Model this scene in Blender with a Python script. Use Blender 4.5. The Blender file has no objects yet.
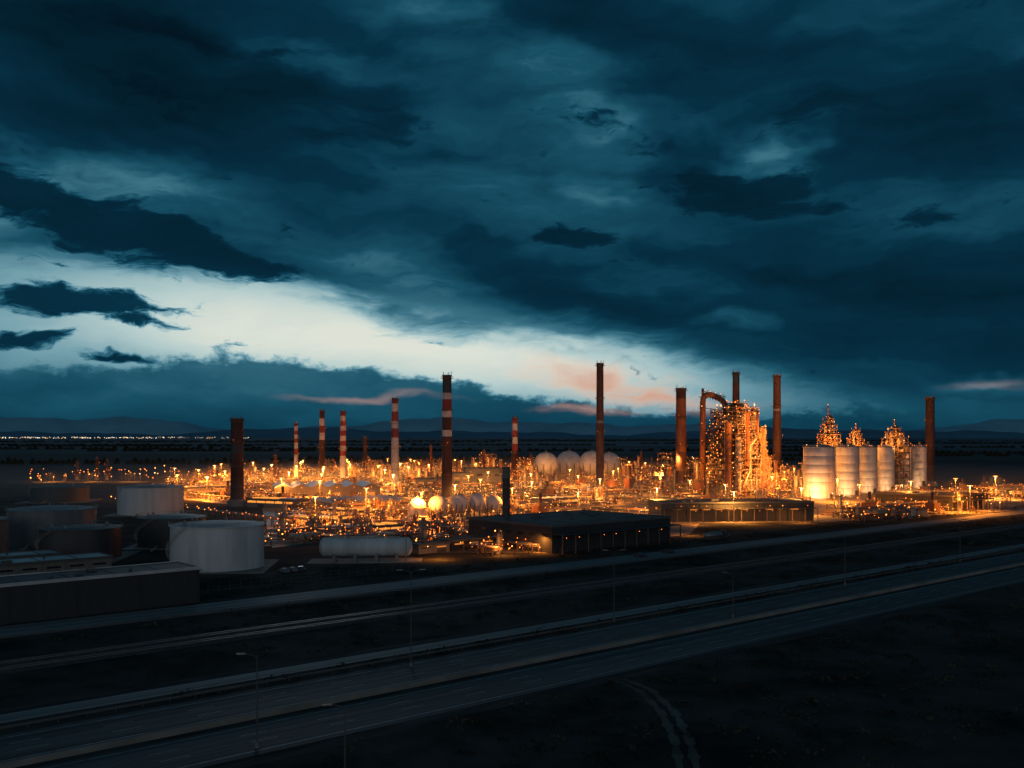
import bpy, math, random
from mathutils import Vector, Matrix
random.seed(7)
R=random.random
def U(a,b): return a+(b-a)*random.random()
scene=bpy.context.scene
scene.view_settings.view_transform='Standard'
scene.view_settings.look='None'
scene.view_settings.exposure=0
EYE=40.0                       # the viewpoint is a 40 m rise
SITE=math.radians(41)          # compass heading of the site grid (roads, plant, silos)
T=(math.cos(SITE),math.sin(SITE)); NN=(-math.sin(SITE),math.cos(SITE))
def G(b,dep):                  # survey: bearing (mils) + depression (mils) -> ground point in metres
    d=EYE*1000.0/dep
    return (b*d/1000.0,d)
def site(a,s): return (a*T[0]+s*NN[0], a*T[1]+s*NN[1])
def lin(c):
    return tuple(((v/255.0)/12.92 if v/255.0<=0.04045 else ((v/255.0+0.055)/1.055)**2.4) for v in c)+(1,)

# ------------------------------------------------------------------ materials
def mat(name,col,rough=0.7,metal=0.0,scale=0.3,var=0.35,stretch=(1,1,1),col2=None,bump=0.0,detail=4,spec=0.5,coord='Object'):
    m=bpy.data.materials.new(name); m.use_nodes=True
    nt=m.node_tree; b=nt.nodes['Principled BSDF']
    tc=nt.nodes.new('ShaderNodeTexCoord'); mp=nt.nodes.new('ShaderNodeMapping')
    mp.inputs['Scale'].default_value=stretch
    nt.links.new(tc.outputs[coord],mp.inputs['Vector'])
    nz=nt.nodes.new('ShaderNodeTexNoise'); nz.inputs['Scale'].default_value=scale; nz.inputs['Detail'].default_value=detail
    nz.inputs['Roughness'].default_value=0.62
    nt.links.new(mp.outputs[0],nz.inputs['Vector'])
    rp=nt.nodes.new('ShaderNodeValToRGB')
    a=rp.color_ramp.elements[0]; c=rp.color_ramp.elements[1]
    a.position=0.33; c.position=0.68
    c2=col2 if col2 else tuple(x*(1-var) for x in col)
    a.color=tuple(c2)+(1,); c.color=tuple(col)+(1,)
    nt.links.new(nz.outputs['Fac'],rp.inputs['Fac'])
    nt.links.new(rp.outputs['Color'],b.inputs['Base Color'])
    b.inputs['Roughness'].default_value=rough; b.inputs['Metallic'].default_value=metal
    b.inputs['Specular IOR Level'].default_value=spec
    if bump>0:
        bp=nt.nodes.new('ShaderNodeBump'); bp.inputs['Strength'].default_value=bump; bp.inputs['Distance'].default_value=0.3
        nt.links.new(nz.outputs['Fac'],bp.inputs['Height']); nt.links.new(bp.outputs[0],b.inputs['Normal'])
    return m
def emi(name,col,st):
    m=bpy.data.materials.new(name); m.use_nodes=True
    nt=m.node_tree; nt.nodes.clear()
    o=nt.nodes.new('ShaderNodeOutputMaterial'); e=nt.nodes.new('ShaderNodeEmission')
    e.inputs['Color'].default_value=tuple(col)+(1,); e.inputs['Strength'].default_value=st
    nt.links.new(e.outputs[0],o.inputs['Surface'])
    try: m.cycles.emission_sampling='NONE'
    except Exception: pass
    return m
STEEL=mat('weathered_steel',(.22,.15,.11),.6,.1,.4,.5)
GALV=mat('galvanised_steel',(.34,.28,.22),.5,.2,.5,.4)
DGALV=mat('dull_galvanised_steel',(.12,.12,.12),.6,.2,.5,.4)
INSUL=mat('pipe_insulation',(.44,.38,.31),.5,.1,.6,.4)
RUST=mat('rusty_steel',(.30,.11,.055),.8,.1,.25,.5,(1,1,.3))
DRUST=mat('dark_rusty_steel',(.11,.05,.04),.8,.1,.2,.5,(1,1,.3))
REDP=mat('red_paint',(.34,.045,.03),.6,0,.4,.4)
WHTP=mat('white_band_paint',(.66,.62,.58),.6,0,.4,.35)
TANKW=mat('white_tank_paint',(.68,.69,.69),.5,0,.25,.32,(1,1,.12))
TANKS=mat('sphere_tank_paint',(.66,.70,.72),.45,0,.2,.3)
TANKR=mat('tank_roof_paint',(.34,.36,.38),.55,0,.12,.4)
TANKD=mat('dark_tank_paint',(.055,.055,.06),.5,0,.2,.4,(1,1,.2))
TANKG=mat('grey_tank_paint',(.18,.19,.20),.5,0,.2,.35,(1,1,.15))
SILO=mat('silo_concrete',(.70,.69,.66),.7,0,.22,.32,(1,1,.12),bump=.05)
CONC=mat('concrete',(.28,.26,.23),.8,0,.12,.5)
PAD=mat('plant_paving',(.30,.24,.17),.5,0,.06,.7)
WALL=mat('metal_cladding',(.22,.20,.175),.6,.1,.5,.3,(3,3,.2))
DWALL=mat('dark_cladding',(.035,.036,.04),.6,.1,.5,.3,(3,3,.2))
ROOF=mat('bitumen_roof',(.05,.053,.058),.6,0,.08,.6)
LROOF=mat('light_metal_roof',(.58,.59,.60),.4,.1,.1,.4)
RUBBER=mat('tyre_rubber',(.02,.02,.02),.9)
GLASS=mat('vehicle_glass',(.02,.025,.03),.1,0,1,.1,spec=.8)
BLUEP=mat('vehicle_paint',(.06,.08,.11),.3,.2,1,.1)
CHROME=mat('tank_trailer_steel',(.3,.3,.3),.4,.7,1,.2)
AMB=emi('sodium_lamp',(1,.23,.025),3.8)
YEL=emi('warm_lamp',(1,.34,.06),6)
WHI=emi('white_lamp',(1,.54,.22),5)
ORG=emi('deep_orange_lamp',(1,.14,.012),3.0)
WIN=emi('lit_window',(1,.28,.045),.8)
GLOW=emi('lit_clerestory',(1,.33,.05),1.25)
COOL=emi('city_lamp',(.95,.9,.8),2.2)

# ------------------------------------------------------------------ mesh builder
class MB:
    def __init__(s): s.v=[];s.f=[];s.m=[];s.sm=[];s.mats=[]
    def mi(s,m):
        if m not in s.mats: s.mats.append(m)
        return s.mats.index(m)
    def add(s,vs,fs,m,smooth=False):
        o=len(s.v); s.v+=vs; k=s.mi(m)
        for f in fs:
            s.f.append(tuple(i+o for i in f)); s.m.append(k); s.sm.append(smooth)
    def box(s,x,y,z,sx,sy,h,m,rot=0):
        c,n=math.cos(rot),math.sin(rot); vs=[]
        for zz in (z,z+h):
            for dx,dy in ((-1,-1),(1,-1),(1,1),(-1,1)):
                px,py=dx*sx/2,dy*sy/2
                vs.append((x+px*c-py*n,y+px*n+py*c,zz))
        s.add(vs,[(3,2,1,0),(4,5,6,7),(0,1,5,4),(1,2,6,5),(2,3,7,6),(3,0,4,7)],m)
    def lathe(s,x,y,prof,m,n=16,smooth=True,closed=False):
        vs=[];fs=[]
        for r,z in prof:
            for i in range(n):
                a=2*math.pi*i/n; vs.append((x+r*math.cos(a),y+r*math.sin(a),z))
        for k in range(len(prof)-1):
            for i in range(n):
                j=(i+1)%n; fs.append((k*n+i,k*n+j,(k+1)*n+j,(k+1)*n+i))
        s.add(vs,fs,m,smooth)
    def disc(s,x,y,z,r,m,n=16):
        s.add([(x+r*math.cos(2*math.pi*i/n),y+r*math.sin(2*math.pi*i/n),z) for i in range(n)],[tuple(range(n))],m)
    def cyl(s,x,y,z,h,r,m,r1=None,n=12):
        r1=r if r1 is None else r1
        s.lathe(x,y,[(r,z),(r1,z+h)],m,n); s.disc(x,y,z+h,r1,m,n)
    def ring(s,x,y,z,r0,r1,h,m,n=16):
        s.lathe(x,y,[(r0,z),(r1,z),(r1,z+h),(r0,z+h)],m,n,False)
    def tube(s,p0,p1,r,m,n=5):
        p0=Vector(p0);p1=Vector(p1);d=p1-p0
        if d.length<1e-6: return
        d.normalize(); u=d.orthogonal().normalized(); w=d.cross(u)
        vs=[]
        for p in (p0,p1):
            for i in range(n):
                a=2*math.pi*i/n; q=p+(u*math.cos(a)+w*math.sin(a))*r; vs.append(tuple(q))
        fs=[(i,(i+1)%n,n+(i+1)%n,n+i) for i in range(n)]
        fs+= [tuple(range(n))[::-1],tuple(range(n,2*n))]
        s.add(vs,fs,m,n>5)
    def path(s,pts,r,m,n=10):
        P=[Vector(p) for p in pts]; vs=[]; up=None
        for k,p in enumerate(P):
            d=(P[min(k+1,len(P)-1)]-P[max(k-1,0)]).normalized()
            if up is None: up=d.orthogonal().normalized()
            up=(up-d*up.dot(d)).normalized(); w=d.cross(up)
            for i in range(n):
                a=2*math.pi*i/n; vs.append(tuple(p+(up*math.cos(a)+w*math.sin(a))*r))
        fs=[]
        for k in range(len(P)-1):
            for i in range(n):
                j=(i+1)%n; fs.append((k*n+i,k*n+j,(k+1)*n+j,(k+1)*n+i))
        fs+=[tuple(range(n))[::-1],tuple(range((len(P)-1)*n,len(P)*n))]
        s.add(vs,fs,m,True)
    def drum(s,x,y,z,L,r,m,axis=0,n=14):      # horizontal pressure vessel, domed ends
        prof=[(-L/2-r*.5,0.02),(-L/2-r*.42,r*.5),(-L/2-r*.2,r*.87),(-L/2,r),(L/2,r),(L/2+r*.2,r*.87),(L/2+r*.42,r*.5),(L/2+r*.5,0.02)]
        vs=[];fs=[]
        for t,rr in prof:
            for i in range(n):
                a=2*math.pi*i/n; q=(t,rr*math.cos(a),rr*math.sin(a))
                vs.append((x+q[0],y+q[1],z+q[2]) if axis==0 else (x-q[1],y+q[0],z+q[2]))
        for k in range(len(prof)-1):
            for i in range(n):
                j=(i+1)%n; fs.append((k*n+i,k*n+j,(k+1)*n+j,(k+1)*n+i))
        s.add(vs,fs,m,True)
    def sphere(s,x,y,z,r,m,n=24,k=14,half=False):
        prof=[]
        for i in range(k+1):
            a=(-math.pi/2 if not half else 0)+ (math.pi if not half else math.pi/2)*i/k
            prof.append((max(.01,r*math.cos(a)),z+r*math.sin(a)))
        s.lathe(x,y,prof,m,n)
    def dot(s,x,y,z,r,m):
        s.add([(x+r,y,z),(x-r,y,z),(x,y+r,z),(x,y-r,z),(x,y,z+r),(x,y,z-r)],
              [(0,2,4),(2,1,4),(1,3,4),(3,0,4),(2,0,5),(1,2,5),(3,1,5),(0,3,5)],m)
    def mesh(s,name):
        me=bpy.data.meshes.new(name); me.from_pydata(s.v,[],s.f)
        for m in s.mats: me.materials.append(m)
        me.polygons.foreach_set('material_index',s.m); me.polygons.foreach_set('use_smooth',s.sm); me.update()
        return me
    def obj(s,name,x=0,y=0,rot=0,z=0): return put(name,s.mesh(name),x,y,rot,z)
def put(name,me,x=0,y=0,rot=0,z=0):
    o=bpy.data.objects.new(name,me); scene.collection.objects.link(o)
    o.location=(x,y,z); o.rotation_euler=(0,0,rot); return o
def lampmat():
    r=R()
    return AMB if r<.52 else YEL if r<.75 else ORG if r<.96 else WHI
nl=0
def flood(x,y,z,e,aim=(0,0,-1),size=1.6,col=(1,.32,.05)):   # floodlight head: a flat one-sided luminaire
    global nl; nl+=1
    l=bpy.data.lights.new('floodlight','AREA'); l.shape='DISK'; l.energy=e; l.color=col; l.size=size
    o=bpy.data.objects.new('floodlight',l); scene.collection.objects.link(o); o.location=(x,y,z)
    o.rotation_euler=Vector(aim).to_track_quat('-Z','Y').to_euler()

# ------------------------------------------------------------------ structures
def frame(mb,x,y,z0,w,d,levels,lh,p=.6,steel=STEEL,deck=GALV,step=4.0,dr=.30,dense=1):
    nx=max(1,round(w/7)); ny=max(1,round(d/7)); H=levels*lh
    for i in range(nx+1):
        for j in range(ny+1):
            if 0<i<nx and 0<j<ny: continue
            mb.box(x-w/2+w*i/nx,y-d/2+d*j/ny,z0,.45,.45,H,steel)
    for l in range(1,levels+1):
        z=z0+l*lh
        mb.box(x,y,z,w+1.2,d+1.2,.25,deck if l%2 else steel)
        for sy in (-1,1):
            mb.box(x,y+sy*(d/2+.55),z+1.1,w+1.2,.07,.07,steel)
            mb.box(x,y+sy*(d/2+.1),z-.5,w+.3,.25,.45,steel)
        for sx in (-1,1):
            mb.box(x+sx*(w/2+.55),y,z+1.1,.07,d+1.0,.07,steel)
        k=int(w/step)+1
        for i in range(k+1):
            for sy in (-1,1):
                mb.box(x-w/2+w*i/k,y+sy*(d/2+.55),z+.25,.07,.07,.85,steel)
                if R()<p*.6: mb.dot(x-w/2+w*i/k+U(-.6,.6),y+sy*(d/2+.7),z+U(-1.3,2.2),dr*U(.5,1.3),lampmat())
        k=int(d/step)+1
        for i in range(k+1):
            for sx in (-1,1):
                if R()<p*.5: mb.dot(x+sx*(w/2+.7),y-d/2+d*i/k,z+U(-1.3,2.2),dr*U(.5,1.3),lampmat())
        za=z-lh
        for i in range(nx):
            if R()<.6*dense:
                xa=x-w/2+w*i/nx; xb=xa+w/nx; sy=random.choice((-1,1)) if dense<2 else -1
                mb.tube((xa,y+sy*d/2,za),(xb,y+sy*d/2,z),.14*dense,steel,4)
        for q in range(int(w*d/40*dense)+1):
            ex=x+U(-.42,.42)*w; ey=y+U(-.46,.4)*d; t=R()
            if t<.4: mb.cyl(ex,ey,za+.3,lh*U(.5,.9),U(.6,1.3),random.choice((INSUL,GALV,RUST)),n=10)
            elif t<.7: mb.drum(ex,ey,za+1.6,U(2,4),U(.6,1.0),random.choice((INSUL,GALV)),random.choice((0,1)),10)
            else: mb.box(ex,ey,za+.3,U(1,3),U(1,3),U(1,lh*.7),random.choice((STEEL,CONC,RUST)))
    for q in range(int(w/3*dense)):
        px=x+U(-.5,.5)*w; py=y+random.choice((-1,1))*(d/2+.35)
        mb.tube((px,py,z0),(px,py,z0+H*U(.4,1.0)),U(.12,.3),random.choice((INSUL,GALV,RUST)),6)
def column(mb,x,y,z,h,r,m=INSUL,p=.8,dr=.30):
    n=14
    mb.lathe(x,y,[(r*1.15,z),(r,z+1.5),(r,z+h-r),(r*.87,z+h-r*.5),(r*.5,z+h-r*.13),(.02,z+h)],m,n)
    k=max(2,int(h/5))
    for i in range(1,k+1):
        zz=z+h*i/k-r*1.2
        mb.ring(x,y,zz,r,r+1.1,.18,STEEL,12)
        mb.ring(x,y,zz+1.1,r+1.03,r+1.1,.08,STEEL,12)
        for q in range(6):
            a=q*math.pi/3; mb.box(x+(r+1.06)*math.cos(a),y+(r+1.06)*math.sin(a),zz+.18,.07,.07,.92,STEEL)
            if R()<p*.3: mb.dot(x+(r+1.2)*math.cos(a),y+(r+1.2)*math.sin(a),zz+1.8,dr*U(.6,1.2),lampmat())
    mb.tube((x+r+.4,y-.4,z),(x+r+.4,y-.4,z+h),.08,STEEL,4)
    mb.path([(x-r*.2,y,z+h-.3),(x-r*.2,y,z+h+1),(x-r-.7,y,z+h+1.3),(x-r-.7,y,z+h-1),(x-r-.7,y,z+2)],.25,GALV,7)
def rack(mb,x,y,L,w,zs,axis=0,p=.45):
    def P(a,b): return (x+a,y+b) if axis==0 else (x-b,y+a)
    def bx(a,b,z,sa,sb,h,m):
        q=P(a,b); mb.box(q[0],q[1],z,sa if axis==0 else sb,sb if axis==0 else sa,h,m)
    k=max(1,int(L/7))
    for i in range(k+1):
        a=-L/2+.2+(L-.4)*i/k
        for sb in (-1,1): bx(a,sb*w/2,0,.4,.4,zs[-1]+.6,STEEL)
        for z in zs: bx(a,0,z-.35,.3,w-.4,.3,STEEL)
        if R()<p: q=P(a,w/2+.4); mb.dot(q[0],q[1],zs[-1]+U(.3,1.2),.34*U(.5,1.2),lampmat())
        if R()<p: q=P(a,-w/2-.4); mb.dot(q[0],q[1],zs[0]+U(-1.2,1.2),.32*U(.5,1.2),lampmat())
    for z in zs:
        b=-w/2+.5
        while b<w/2-.4:
            r=random.choice((.12,.18,.25,.35))
            q0=P(-L/2+U(0,1),b); q1=P(L/2-U(0,1),b)
            mb.tube((q0[0],q0[1],z+r),(q1[0],q1[1],z+r),r,random.choice((INSUL,GALV,INSUL,RUST)),6); b+=r*2+.25
def block(kind,tall):
    mb=MB(); W,D=50,42
    mb.box(0,0,-.1,W,D,.22,PAD)
    rack(mb,0,U(-3,3),W,6.5,((4.5,6.8) if kind%2 else (5,7.5)) if tall else ((3.2,) if kind%2 else (3,4.6)))
    if kind%3==0: rack(mb,U(-12,12),12,18,5,(3.2,),1)
    spots=[(-17,-13),(-4,-13),(9,-13),(19,-13),(-17,13),(-4,14),(9,13),(19,13)]
    random.shuffle(spots)
    for i,(x,y) in enumerate(spots):
        x+=U(-2,2); y+=U(-1.5,1.5); t=(i+kind)%8
        if not tall and R()<.22: continue
        if t in (0,4):
            if tall: frame(mb,x,y,0,U(8,11),U(7,10),random.choice((2,3,4)),U(3.4,4.2),.6)
            else: frame(mb,x,y,0,U(8,12),U(6,10),1 if R()<.6 else 2,U(2.6,3.2),.6)
        elif t==1:
            for q in range(2 if tall or R()<.35 else 1): column(mb,x-3+5.5*q,y,0,U(12,20) if tall else U(5,10),U(.8,1.5),random.choice((INSUL,GALV,RUST)))
        elif t==2:
            for q in range(4):
                xx=x-5+3.2*q
                mb.drum(xx,y,2.2,8,1.1,random.choice((INSUL,GALV,TANKG)),1)
                for sy in (-2.5,2.5): mb.box(xx,y+sy,0,1.6,.5,1.3,CONC)
            if R()<.8: mb.dot(x,y-5,3.2,.34,lampmat())
        elif t==3:
            for q in range(3):
                xx=x-5+5*q; h=U(5,8)*(1 if tall else .6); r=U(1.7,2.2)
                mb.lathe(xx,y,[(r,0),(r,h),(r*.6,h+.5),(.02,h+.8)],random.choice((INSUL,TANKG,INSUL)),16)
                mb.ring(xx,y,h-.2,r,r+.6,.15,STEEL)
                if R()<.5: mb.dot(xx+U(-2,2),y-2.4,h*U(.3,1.1),.3,lampmat())
        elif t==5:   # fin-fan coolers
            zf=5.2 if tall else 3.2
            mb.box(x,y,zf,11,8,1.0,GALV)
            for dx in (-5,0,5):
                for dy in (-3.5,3.5): mb.box(x+dx,y+dy,0,.35,.35,zf,STEEL)
            for dx in (-3.6,0,3.6):
                for dy in (-2,2): mb.lathe(x+dx,y+dy,[(1.7,zf+1),(1.5,zf+1.8)],GALV,12)
            for q in range(3): mb.dot(x-4+3.6*q,y-4.3,zf-.6,.3,lampmat())
        elif t==6:   # fired heater with short stack
            k=1 if tall else .6
            mb.box(x,y,1.5,7,5,7*k,RUST); mb.box(x,y,1.5+7*k,4,3,2.5*k,STEEL)
            for dx in (-3,3):
                for dy in (-2,2): mb.box(x+dx,y+dy,0,.4,.4,1.5,STEEL)
            mb.cyl(x,y,1.5+9.5*k,U(6,10)*k,.8,DRUST,n=12)
            mb.dot(x-3,y-2.8,2.5,.36,YEL); mb.dot(x+3,y-2.8,4*k,.3,AMB)
        else:        # switchroom building
            mb.box(x,y,0,10,7,3.6,CONC); mb.box(x,y,3.6,10.6,7.6,.4,ROOF)
            mb.box(x+2,y,4.0,2,1.6,1.1,GALV)
            for q in range(3): mb.box(x-3+3*q,y-3.503,1.3,1.4,.03,1.1,WIN)
            mb.dot(x-4,y-4,3.2,.3,AMB)
    for q in range(12):      # connecting pipes
        xx=U(-23,23); z=U(1,3); y0=U(-18,-6)
        mb.path([(xx,y0,.4),(xx,y0,z),(xx,y0+U(3,9),z),(xx,y0+9,.5)],U(.12,.25),random.choice((INSUL,GALV,RUST)),6)
    for q in range(6):       # ground-level pipe tracks
        yy=U(-20,20); mb.tube((-24,yy,.6),(24,yy,.6),U(.15,.35),random.choice((INSUL,GALV)),6)
    for q in range(6):
        for i in range(4): # rows of bulkhead lights along the tracks
            if R()<.6: mb.dot(-22+14*i+U(-2,2),-19+7.4*q,U(1.5,3.5),U(.18,.34),lampmat())
    for q in range(28): mb.dot(U(-24,24),U(-20,20),U(.8,6) if not tall else U(1,10),U(.14,.34),lampmat())
    return mb.mesh('process_unit')
lows=[block(k,False) for k in range(8)]; talls=[block(k,True) for k in range(5)]

def stack(name,bx,by,H,r,bands,cap=True,taper=.8,rot=0,lit=True,base=None):
    mb=MB()
    zt=H; rr=lambda z: r*(1-(1-taper)*z/H)
    for fr,m in bands:
        zb=max(0,zt-fr*H)
        if zt-zb<.05: continue
        mb.lathe(0,0,[(rr(zb),zb),(rr(zt),zt)],m,20); zt=zb
    mb.lathe(0,0,[(r*1.5,0),(r*1.5,2.5),(r*1.02,4)],CONC,20)
    mb.lathe(0,0,[(rr(H),H),(rr(H)*.8,H),(rr(H)*.8,H-3)],DRUST,20)
    for z in ([H-2.2] if cap else [])+[H*.72,H*.45,H*.22]:
        q=rr(z); mb.ring(0,0,z,q,q+1.1,.2,STEEL,16); mb.ring(0,0,z+1.1,q+1.02,q+1.1,.1,STEEL,16)
        for i in range(8):
            a=i*math.pi/4; mb.box((q+1.05)*math.cos(a),(q+1.05)*math.sin(a),z+.2,.1,.1,.9,STEEL)
        if lit and z<H*.8:
            for i in range(2):
                a=U(0,6.28); mb.dot((q+1.2)*math.cos(a),(q+1.2)*math.sin(a),z+1.6,.22,AMB if z<H*.5 else ORG)
    for i in range(5):
        a=i*1.26+.5; mb.box(rr(H)*math.cos(a),rr(H)*math.sin(a),H-.5,.16,.16,U(1.6,3),STEEL)
    mb.tube((r+.3,-.3,2),(rr(H)+.3,-.3,H),.1,STEEL,4); mb.tube((r+.3,.3,2),(rr(H)+.3,.3,H),.1,STEEL,4)
    if cap: mb.ring(0,0,H-.8,rr(H),rr(H)*1.12,.8,STEEL,20)
    return mb.obj(name,bx,by,SITE)
def hgt(top,base): return EYE+top*EYE/base
def st(name,px,top,base,wpx,bands,**k):
    b=px-512; dep=base-437; x,y=G(b,dep); d=EYE/dep*1000
    return stack(name,x,y,hgt(437-top,dep),wpx*d/2000,bands,**k)
RW=[(.06,REDP),(.07,WHTP),(.07,REDP),(.07,WHTP),(.07,REDP),(.1,WHTP),(.1,REDP),(.6,WHTP)]
RWd=[(.04,DRUST),(.10,TANKD),(.05,WHTP),(.09,REDP),(.05,WHTP),(.10,DRUST),(.05,WHTP),(.6,DRUST)]
st('rusty_smokestack',237,418,506,13,[(.3,DRUST),(.1,TANKD),(.7,DRUST)],taper=.92)
st('striped_smokestack',296,423,481,4.5,RW)
st('striped_smokestack',322,410,481,6,[(.12,DRUST),(.1,WHTP),(.1,REDP),(.1,WHTP),(.6,DRUST)])
st('striped_smokestack',343,411,482,6.5,[(.07,REDP),(.07,WHTP)]*5+[(.4,WHTP)])
st('smokestack',365,437,476,4,[(1,DRUST)])
st('striped_smokestack',395,398,490,8,[(.06,REDP),(.09,WHTP),(.1,REDP),(.08,WHTP),(.1,REDP),(.6,WHTP)])
st('banded_smokestack',447,375,503,11,RWd)
st('striped_smokestack',515,417,484,6.5,[(.1,REDP),(.1,WHTP),(.1,REDP),(.1,WHTP),(.1,REDP),(.6,DRUST)])
st('smokestack',600,363,491,8.2,[(.45,DRUST),(.02,TANKG),(.55,DRUST)],taper=.85)
st('short_smokestack',506,467,541,7.5,[(.15,TANKG),(.9,TANKD)],taper=.95)
st('rusty_smokestack',681,388,494,11,[(.1,DRUST),(.5,RUST),(.5,DRUST)],taper=.9)
st('smokestack',736,372,485,8,[(.1,TANKD),(.9,DRUST)],taper=.85)
st('smokestack',777,375,488,8.5,[(.3,DRUST),(.02,TANKG),(.7,DRUST)],taper=.85)
st('rusty_smokestack',930,397,486,9.5,[(.15,DRUST),(.9,DRUST)],taper=.9)
st('smokestack',275,455,482,3.5,[(1,DRUST)])
for px,tp in ((97,458),(107,460),(77,462)): st('smokestack',px,tp,480,2.4,[(1,DRUST)])
for px,tp,bs in ((531,455,478),(641,452,480),(431,446,480),(484,450,484),(556,462,478),(381,462,476),(250,466,480),(212,470,482)): st('smokestack',px,tp,bs,2.6,[(1,RUST)])

# storage tanks
def tank(name,px,near,Dia,H,wall,roof,dome=.0):
    dep=near-437; d=EYE*1000/dep+Dia/2; x,y=(px-512)*d/1000,d
    mb=MB(); r=Dia/2; n=64
    for i in range(int(H/2.4)+1):   # shell courses
        z0=i*2.4; z1=min(H,z0+2.4)
        if z1-z0<.1: continue
        mb.lathe(0,0,[(r-.02*i,z0),(r-.02*i,z1)],wall,n)
    mb.ring(0,0,H-.15,r,r+.35,.2,wall,n)
    mb.lathe(0,0,[(r,H),(r*.5,H+dome*.75),(.02,H+dome)],roof,n,False)
    mb.ring(0,0,H+1.0,r+.25,r+.31,.07,GALV,n)
    for i in range(40):
        a=i*2*math.pi/40; mb.box((r+.28)*math.cos(a),(r+.28)*math.sin(a),H,.07,.07,1.05,GALV)
    for i in range(26):   # spiral stair
        a=-1.9+i*.055*(14/r); z=H*i/26
        mb.box((r+.6)*math.cos(a),(r+.6)*math.sin(a),z,1.0,.5,.12,GALV,a)
        mb.box((r+1.05)*math.cos(a),(r+1.05)*math.sin(a),z+.1,.06,.06,1.0,GALV)
    for i in range(5):
        a=U(0,6.28); mb.cyl(r*.7*math.cos(a),r*.7*math.sin(a),H,dome*.5+.9,.35,GALV,n=8)
    mb.path([(r-.3,-2,1),(r+3,-2,1),(r+4,-2,.4),(r+9,-2,.4)],.3,INSUL,8)
    mb.box(0,0,-.05,Dia+5,Dia+5,.25,CONC)
    return mb.obj(name,x,y,SITE-2.2)
tank('white_storage_tank',217.5,573,28.0,13.2,TANKW,TANKR,.9)
tank('dark_storage_tank',172,549,24,10.6,TANKD,TANKG,1.0)
tank('white_storage_tank',151,516,33,14.0,TANKW,TANKR,1.2)
tank('grey_storage_tank',52,548,31,13.2,TANKG,TANKR,1.0)
tank('dark_storage_tank',81,562,25.5,10.0,TANKD,TANKD,.7)
tank('grey_storage_tank',-40,560,30,12,TANKG,TANKR,1.0)
tank('dark_storage_tank',60,503,34,9,TANKD,TANKD,1.0)

# spherical gas tanks
def gsphere(px,base,rp,top):
    dep=base-437; x,y=G(px-512,dep); d=EYE/dep*1000; r=rp*d/1000; zc=EYE-(top+rp-437)*d/1000
    mb=MB(); mb.sphere(0,0,zc,r,TANKS,32,18)
    for i in range(10):
        a=i*math.pi/5; mb.cyl(r*.97*math.cos(a),r*.97*math.sin(a),0,zc,.4 if r>6 else .22,TANKG,n=8)
        b=a+math.pi/5
        mb.tube((r*.97*math.cos(a),r*.97*math.sin(a),.5),(r*.97*math.cos(b),r*.97*math.sin(b),zc-.5),.1,STEEL,4)
    mb.ring(0,0,zc+r*.92,r*.3,r*.45,.15,STEEL); mb.cyl(0,0,zc+r,1.2,.4,GALV,n=8)
    for i in range(3): mb.dot(r*1.1*math.cos(i*1.3+3.5),r*1.1*math.sin(i*1.3+3.5),U(1,zc*.7),.3,lampmat())
    mb.obj('spherical_gas_tank',x,y,SITE)
for px,base,rp,top in ((546,485,12,452),(569,483,12.5,450.5),(592,485,12.5,450.5),(609,480,11,452)): gsphere(px,base,rp,top)
for px,base,rp,top in ((438,521,9.5,495),(459,519,9.5,494),(477,518,9,493),(494,517,8.5,495)): gsphere(px,base,rp,top)
x,y=G(417-512,85); mb=MB(); mb.cyl(0,0,0,7,4.4,TANKS,n=28); mb.sphere(0,0,7,4.4,TANKS,28,8,True); mb.ring(0,0,6.6,4.4,5.2,.2,STEEL,20); mb.cyl(0,0,11.3,.9,.4,GALV)
mb.obj('domed_storage_vessel',x,y,SITE)

# long white pressure bullet
x,y=G(366-512,124); mb=MB(); mb.drum(0,0,4.6,27,3.0,TANKW,0,28)
for dx in (-10,-3.4,3.4,10): mb.box(dx,0,0,1,5,2.6,CONC)
mb.box(0,0,7.7,22,1.2,.15,GALV)
for i in range(12): 
    for sy in (-.6,.6): mb.box(-11+2*i,sy,7.85,.06,.06,1,GALV)
for sy in (-.6,.6): mb.box(0,sy,8.85,22,.06,.06,GALV)
mb.cyl(-6,0,7.4,2,.5,GALV); mb.cyl(5,0,7.4,1.6,.7,GALV); mb.path([(13,-3.6,7.5),(13,-4.5,6),(13,-5,.5)],.2,INSUL)
mb.box(0,0,-.05,36,12,.22,CONC)
mb.obj('horizontal_pressure_tank',x,y,math.radians(4))

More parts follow.
